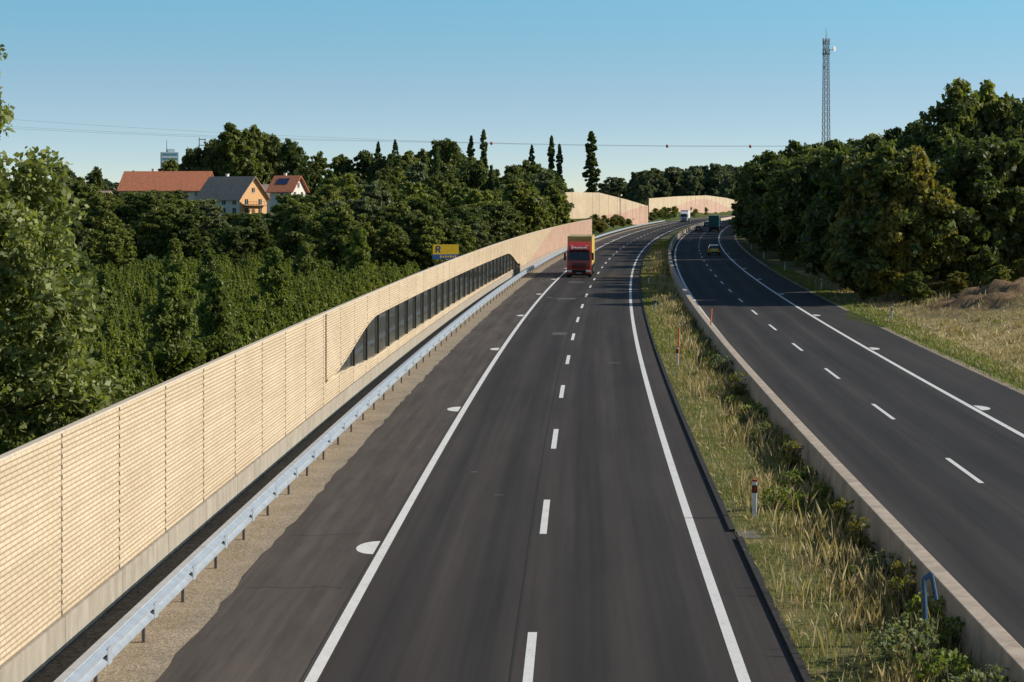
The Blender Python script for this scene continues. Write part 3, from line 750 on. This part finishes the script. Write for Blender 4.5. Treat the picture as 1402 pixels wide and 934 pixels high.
m=MB(); m.cyl((1.5,-1.5,51.3),(1.8,-1.9,51.3),.3,.8,0,20); m.cyl((-1.0,-.9,46),(-1.2,-1.3,46),.2,.45,0,16); m.obj('dish',[simple('dish',(.6,.6,.6),.5)],e)

# ------------------------------------------------------------------ power line
def pylon(x,y,H):
    e=empty('power_pylon',(x,y,float(ground_h(x,y)))); m=MB(); nb=10
    for i in range(nb):
        z0,z1=H*i/nb,H*(i+1)/nb; a,b=1.8*(1-i/nb)+.3,1.8*(1-(i+1)/nb)+.3
        for k in range(4):
            c0,c1=cs[k],cs[(k+1)%4]; m.bar((c0[0]*a,c0[1]*a,z0),(c0[0]*b,c0[1]*b,z1),.15); m.bar((c0[0]*a,c0[1]*a,z0),(c1[0]*b,c1[1]*b,z1),.08)
    for z in(H-1,H-5): m.bar((0,-4,z),(0,4,z),.2)
    m.obj('lattice',[M_steel],e)
pylon(-290,650,46); pylon(168,650,27)
def wire(pts,name,r=.024):
    cu=bpy.data.curves.new(name,'CURVE'); cu.dimensions='3D'; cu.bevel_depth=r; sp=cu.splines.new('NURBS'); sp.points.add(len(pts)-1)
    for p,c in zip(sp.points,pts): p.co=(*c,1)
    sp.use_endpoint_u=True; sp.order_u=3; cu.resolution_u=12; cu.materials.append(M_steel)
    o=bpy.data.objects.new(name,cu); COL.objects.link(o)
def wz(t,dz): return 45.5-19.5*t-17.0*4*t*(1-t)*.5+dz*max(.0,(1-1.7*t))
for j,(dz,dy) in enumerate(((0,-4),(-4.4,-3),(-5.3,4))):
    wire([(-290+458*t,650+dy,wz(t,dz)) for t in np.linspace(0,1,17)],'power_line')
mb=MB()
for x in (-6.4,48.2,74):
    z=wz((x+290)/458,0)
    mb.cyl((x,646,z-.1),(x,646,z+.4),.45,.25,0,10); mb.cyl((x,646,z-.6),(x,646,z-.1),.25,.45,0,10)
mb.obj('power_line_marker',[simple('marker_red',(.45,.05,.03),.5)])

# ------------------------------------------------------------------ houses
M_tile=simple('roof_tile_orange',(.58,.21,.11),.8,0,.2,2); M_tileb=simple('roof_tile_brown',(.46,.33,.25),.8,0,.25,2)
M_plas=simple('plaster_white',(.72,.69,.62),.9,0,.06); M_plo=simple('plaster_orange',(.72,.42,.20),.9,0,.06)
M_win=simple('window_glass',(.03,.04,.05),.15,0,.1,3,.6); M_wood=simple('dark_timber',(.14,.08,.05),.8); M_solar=simple('solar_panel',(.03,.05,.12),.2,0,.1,3,.6)
def house(x,y,rz,L,Wd,eave,ridge,wall,gable,roof,solar=False,zoff=0):
    e=empty('house',(x,y,float(ground_h(x,y))-.3+zoff),rz); h=Wd/2
    v=[(-L/2,-h,-zoff),(L/2,-h,-zoff),(L/2,h,-zoff),(-L/2,h,-zoff),(-L/2,-h,eave),(L/2,-h,eave),(L/2,h,eave),(-L/2,h,eave),(-L/2,0,ridge),(L/2,0,ridge)]
    f=[(0,1,5,4),(2,3,7,6),(1,2,6,9,5),(3,0,4,8,7)]
    mesh_obj('walls',v,f,[wall,gable],[0,0,1,1],None,e)
    m=MB(); ov=.8; sl_=(ridge-eave)/h
    for s in(-1,1):
        y0,z0=s*(h+ov),eave-ov*sl_; t=.22
        q=[(-L/2-ov,y0,z0),(L/2+ov,y0,z0),(L/2+ov,0,ridge),(-L/2-ov,0,ridge)]
        if s>0: q=[q[1],q[0],q[3],q[2]]
        m.hexa([(a,b,c+.03) for a,b,c in q]+[(a,b,c+t) for a,b,c in q])
    m.obj('roof',[roof],e)
    m=MB()
    def winx(yy,z,w=1.1,hh=1.3): m.box((L/2+.02,yy,z),(.06,w,hh),0); m.box((L/2+.05,yy,z),(.04,.07,hh),1); m.box((L/2+.05,yy,z-hh/2-.05),(.12,w+.2,.08),1)
    for yy in(-h*.5,h*.5): winx(yy,1.7); winx(yy,eave-1.1)
    winx(0,eave+(ridge-eave)*.35,1.0,1.1)
    nn=int(L/3)
    for i in range(nn):
        xx=-L/2+(i+.5)*L/nn
        for s in(-1,1):
            for z in(1.7,eave-1.1):
                m.box((xx,s*(h+.02),z),(1.1,.06,1.3),0); m.box((xx,s*(h+.05),z),(.07,.04,1.3),1)
    m.obj('windows',[M_win,M_white],e)
    m=MB(); m.box((L/2+.03,0,1.05),(.08,1.1,2.1)); m.box((L/2+.5,0,eave-2.0),(1.0,Wd*.8,.12)); 
    for yy in np.linspace(-Wd*.39,Wd*.39,9): m.box((L/2+.98,yy,eave-1.5),(.05,.05,.95))
    m.box((L/2+.98,0,eave-1.02),(.07,Wd*.8,.08)); m.obj('door_and_balcony',[M_wood],e)
    m=MB(); m.box((-L*.2,Wd*.12,ridge+.1),(.6,.6,1.3)); m.box((-L*.2,Wd*.12,ridge+.8),(.75,.75,.1)); m.obj('chimney',[M_plas],e)
    if solar:
        m=MB(); an=math.atan2(ridge-eave,h)
        for i in range(2): m.box((-1.2+i*1.5,-h*.45,eave+(ridge-eave)*.55+.32),(1.4,h*.55,.06),0,Matrix.Rotation(an,3,'X'))
        m.obj('solar_panels',[M_solar],e)
house(-86,520,-.12,21,11,6.9,11.2,M_plas,M_plas,M_tile)
house(-67.2,500,-.62,13.5,9.5,4.9,9.7,M_plas,M_plo,M_tileb)
house(-52.8,490,-.35,5.5,7.5,6.6,9.8,M_plas,M_plas,M_tile,True)
house(-60,535,-.3,8,9,5.4,8.0,M_plas,M_plas,M_tileb)
house(-99,480,-.2,12,9,3.6,6.2,M_plas,M_plas,M_tileb)
e=empty('office_tower',(-247,1500,0),.25); m=MB(); m.box((0,0,20.5),(12,11,41)); m.box((1,0,42),(5,5,2.5)); m.obj('walls',[simple('facade_pale',(.5,.58,.62),.6)],e)
m=MB()
for z in np.arange(3,40,3.3): m.box((0,-5.53,z),(10.6,.1,1.6)); m.box((6.03,0,z),(.1,9.6,1.6))
m.obj('windows',[simple('facade_glass',(.10,.26,.34),.3)],e)
m=MB(); m.cyl((-2,0,41),(-2,0,50),.3,.15); m.obj('antenna',[M_steel],e)
e=empty('radio_mast',(-212,1420,0)); m=MB()
for a in(-1.5,2.5): m.cyl((a,0,0),(a,0,51-abs(a)),.45,.25,0,8)
for z in(40,44,48): m.box((.5,0,z),(5,1,.5))
m.obj('poles',[M_steel],e)

# ------------------------------------------------------------------ vehicles
def vpaint(name,c,rough=.3,coat=.5):
    m=simple(name,c,rough,0,.05,2,.5); b=m.node_tree.nodes['Principled BSDF']; b.inputs['Coat Weight'].default_value=coat; return m
M_vglass=simple('vehicle_glass',(.012,.015,.018),.08,0,.1,3,.8); M_rim=simple('rim',(.35,.35,.36),.4,.6); M_tyre=M_black
M_lamp=simple('headlamp',(.75,.75,.7),.15,0,.05,3,.8); M_tail=simple('tail_lamp',(.4,.015,.01),.3); M_chass=simple('chassis',(.02,.02,.022),.7)
def wheel(mb,x,y,r,w):
    mb.cyl((x-w/2,y,r),(x+w/2,y,r),r,r,0,20); mb.cyl((x-w/2-.01,y,r),(x+w/2+.01,y,r),r*.55,r*.55,1,14)
def truck(y,o_,cabc,boxc,sidec,front=True,boxL=11.5,Hb=4.0,text=True,k_=1.0):
    x,q=P(y,o_); e=empty('semi_truck',(float(x),float(q),0.004),heading(y)+(0 if front else math.pi)); e.scale=(k_,k_,k_)
    cab=vpaint('cab_paint',cabc); bx=vpaint('box_paint',boxc,.5,.1); sd=vpaint('box_side',sidec,.5,.1)
    m=MB(); w=1.22
    prof=[(-.0,.35),(-.05,1.25),(.02,1.75),(.22,2.75),(.55,3.15),(1.2,3.55),(2.1,3.65),(2.15,3.2),(2.15,.9),(1.0,.85),(.9,.35)]
    k=len(m.v)
    for s in(-1,1):
        for (yy,zz) in prof:
            ww=w if zz<2.9 else w-.14*(zz-2.9)
            m.v.append((s*ww,yy,zz)); m.uv.append((0,0))
    n=len(prof)
    for i in range(n):
        j=(i+1)%n; m.f.append((k+i,k+j,k+n+j,k+n+i)); m.m.append(0)
    m.f.append(tuple(k+n-1-i for i in range(n))); m.m.append(0); m.f.append(tuple(k+n+i for i in range(n))); m.m.append(0)
    m.obj('cab',[cab],e,.06)
    m=MB()
    m.hexa([(-1.08,-.03,1.78),(1.08,-.03,1.78),(1.02,.17,2.68),(-1.02,.17,2.68),(-1.08,.06,1.78),(1.08,.06,1.78),(1.02,.26,2.68),(-1.02,.26,2.68)])
    for s in(-1,1): m.hexa([(s*1.2,.35,1.8),(s*1.2,1.25,1.8),(s*1.2,1.25,2.55),(s*1.2,.45,2.6),(s*1.235,.35,1.8),(s*1.235,1.25,1.8),(s*1.235,1.25,2.55),(s*1.235,.45,2.6)])
    m.obj('windows',[M_vglass],e)
    m=MB(); m.box((0,-.08,.62),(1.3,.06,.28)); 
    for z in(.98,1.12,1.26,1.40): m.box((0,-.07,z),(1.5,.06,.07))
    m.box((0,-.04,.3),(2.3,.15,.16)); m.box((0,0,2.82),(2.0,.5,.06))
    for s in(-1,1): m.box((s*1.42,.0,2.15),(.2,.14,.75)); m.box((s*1.3,.05,2.5),(.25,.05,.05)); m.box((s*.25,-.02,1.95),(.5,.03,.03),0,Matrix.Rotation(.25,3,'Y'))
    m.obj('grille_visor_mirrors',[M_chass],e,.02)
    m=MB()
    for s in(-1,1): m.box((s*.93,-.07,.66),(.42,.08,.22)); m.box((s*.75,.62,3.22),(.2,.1,.1))
    m.obj('headlights',[M_lamp],e,.02)
    m=MB(); m.box((0,-.1,.5),(.52,.02,.11)); 
    if text:
        for i in range(9): m.box((-.72+i*.18,.40,3.0+(.03 if i%3 else 0)),(.12,.05,.17 if i else .26),0,Matrix.Rotation(-.5,3,'X'))
    m.obj('plate_and_lettering',[M_white],e)
    m=MB(); b0=2.75; 
    m.box((0,b0+boxL/2,(1.15+Hb)/2),(2.5,boxL,Hb-1.15),0)
    for s in(-1,1): m.box((s*1.256,b0+boxL/2,(1.3+Hb)/2),(.012,boxL-.2,Hb-1.5),1)
    m.box((0,b0+boxL+.006,(1.25+Hb)/2),(2.3,.012,Hb-1.4),1); m.box((0,b0+boxL+.02,(1.25+Hb)/2),(.05,.03,Hb-1.4),2)
    m.obj('trailer_box',[bx,sd,M_chass],e,.03)
    m=MB(); m.box((0,b0+boxL/2-.6,.95),(1.0,boxL+3.2,.3)); m.box((0,b0+boxL-.1,.55),(2.3,.1,.15)); 
    for s in(-1,1): m.box((s*1.1,b0+5,.75),(.1,3.6,.6)); m.box((s*1.05,b0+boxL+.0,.8),(.06,.04,.5))
    m.obj('chassis',[M_chass],e)
    m=MB()
    for s in(-1,1): m.box((s*.95,b0+boxL+.03,.9),(.35,.05,.15))
    m.obj('tail_lights',[M_tail],e)
    m=MB()
    for yy in(1.35,4.6,b0+boxL-3.9,b0+boxL-2.6,b0+boxL-1.3):
        for s in(-1,1): wheel(m,s*1.08,yy,.5,.3)
    m.obj('wheels',[M_tyre,M_rim],e)
truck(222,-1.75,(.42,.035,.025),(.50,.36,.10),(.72,.52,.12),Hb=4.15,k_=1.05)
truck(716,-1.9,(.78,.78,.78),(.12,.2,.42),(.75,.76,.78),text=False)
truck(536,14.9,(.05,.25,.25),(.04,.17,.16),(.03,.14,.13),front=False,text=False)
def car(y,o_,c,away=True,wagon=False):
    x,q=P(y,o_); e=empty('car' ,(float(x),float(q),0.004),heading(y)+(0 if away else math.pi))
    pm=vpaint('car_paint',c)
    st=[(0,.38,.62,.68,.80,.76),(.05,.3,.90,.98,.86,.80),(.42,.3,.95,1.40,.88,.62),(.9,.28,.95,1.50,.89,.63),(1.9,.28,.94,1.52,.89,.64),(2.45,.28,.93,1.42,.89,.63),(3.2,.28,.90,.96,.88,.76),(3.9,.3,.78,.84,.84,.72),(4.15,.35,.58,.62,.78,.66)]
    m=MB(); n=6
    for (yy,z0,z1,z2,wb,wr) in st:
        for p in((-wb,z0),(-wb,z1),(-wr,z2),(wr,z2),(wb,z1),(wb,z0)): m.v.append((p[0],yy,p[1])); m.uv.append((0,0))
    for i in range(len(st)-1):
        for j in range(n):
            k=(j+1)%n; m.f.append((i*n+j,i*n+k,(i+1)*n+k,(i+1)*n+j))
            g_=0
            if j in(1,3) and 1<=i<=5: g_=1
            if j==2 and i in(1,5): g_=1
            m.m.append(g_)
    m.f.append(tuple(range(n))[::-1]); m.m.append(0); m.f.append(tuple((len(st)-1)*n+i for i in range(n))); m.m.append(0)
    m.obj('body',[pm,M_vglass],e,.03)
    m=MB()
    for s in(-1,1):
        for yy in(.75,3.3): wheel(m,s*.80,yy,.31,.2)
    m.obj('wheels',[M_tyre,M_rim],e)
    m=MB(); m.box((0,-.03,.42),(1.62,.14,.16),0); m.box((0,4.15,.42),(1.5,.12,.16),0)
    for s in(-1,1): m.box((s*.88,1.5,.95),(.03,.08,.06),0); m.box((s*.97,2.75,.98),(.18,.1,.13),0); m.box((s*.87,1.55,1.2),(.03,.06,.5),0)
    m.obj('bumpers_mirrors',[M_chass],e,.02)
    m=MB()
    for s in(-1,1): m.box((s*.72,.0,.82),(.2,.1,.3),0); m.box((s*.62,4.05,.62),(.28,.12,.14),1)
    m.box((0,-.035,.66),(.5,.03,.12),1)
    m.obj('lights_and_plate',[M_tail,M_lamp],e,.01)
car(309,14.9,(.85,.55,.02)); car(519,11.2,(.02,.02,.025)); car(600,11.0,(.05,.05,.06)); car(585,15.1,(.3,.3,.32))

# ------------------------------------------------------------------ light
EL=math.radians(29); AZ=math.radians(88)
to=Vector((math.sin(AZ)*math.cos(EL),math.cos(AZ)*math.cos(EL),math.sin(EL)))
ld=bpy.data.lights.new('sun','SUN'); ld.energy=5.0; ld.angle=math.radians(.5); ld.color=(1,.92,.80)
lo=bpy.data.objects.new('sun',ld); COL.objects.link(lo); lo.rotation_euler=to.to_track_quat('Z','Y').to_euler(); lo.location=(100,0,80)
w=bpy.data.worlds.new('World'); scene.world=w; w.use_nodes=True; nt=w.node_tree; bg=nt.nodes['Background']
sk=nt.nodes.new('ShaderNodeTexSky'); sk.sky_type='NISHITA'; sk.sun_disc=False; sk.sun_elevation=EL; sk.sun_rotation=AZ
sk.air_density=1.0; sk.dust_density=.6; sk.ozone_density=1.0; sk.altitude=300
tc=nt.nodes.new('ShaderNodeTexCoord'); vm=nt.nodes.new('ShaderNodeVectorMath'); vm.operation='MULTIPLY_ADD'; vm.inputs[1].default_value=(1,1,4.0); vm.inputs[2].default_value=(0,0,.05)
vn=nt.nodes.new('ShaderNodeVectorMath'); vn.operation='NORMALIZE'
nt.links.new(tc.outputs['Generated'],vm.inputs[0]); nt.links.new(vm.outputs[0],vn.inputs[0]); nt.links.new(vn.outputs[0],sk.inputs[0])
# tint multiplied over the sky texture by elevation, brightening the lower sky (values are /3, multiplied back below)
sp=nt.nodes.new('ShaderNodeSeparateXYZ'); nt.links.new(tc.outputs['Generated'],sp.inputs[0])
rc=ramp(nt,sp.outputs[2],[(0,(.44,.39,.35)),(.05,(.50,.51,.44)),(.1,(.45,.68,.57)),(.3,(.40,.48,.44)),(.7,(.30,.32,.32))])
mul=mixc(nt,1.0,sk.outputs[0],rc,'MULTIPLY')
sc3=nt.nodes.new('ShaderNodeVectorMath'); sc3.operation='SCALE'; sc3.inputs['Scale'].default_value=3.0
nt.links.new(mul,sc3.inputs[0]); nt.links.new(sc3.outputs[0],bg.inputs[0]); bg.inputs[1].default_value=.12

cam=bpy.data.cameras.new('camera'); co=bpy.data.objects.new('camera',cam); COL.objects.link(co); scene.camera=co
cam.sensor_width=36; cam.lens=2848/1402*36; cam.shift_y=-197/1402; cam.clip_end=20000; cam.clip_start=.5
co.location=(0,0,8.6); co.rotation_euler=(math.radians(90),0,0)
scene.view_settings.view_transform='Standard'; scene.view_settings.look='None'; scene.view_settings.exposure=0
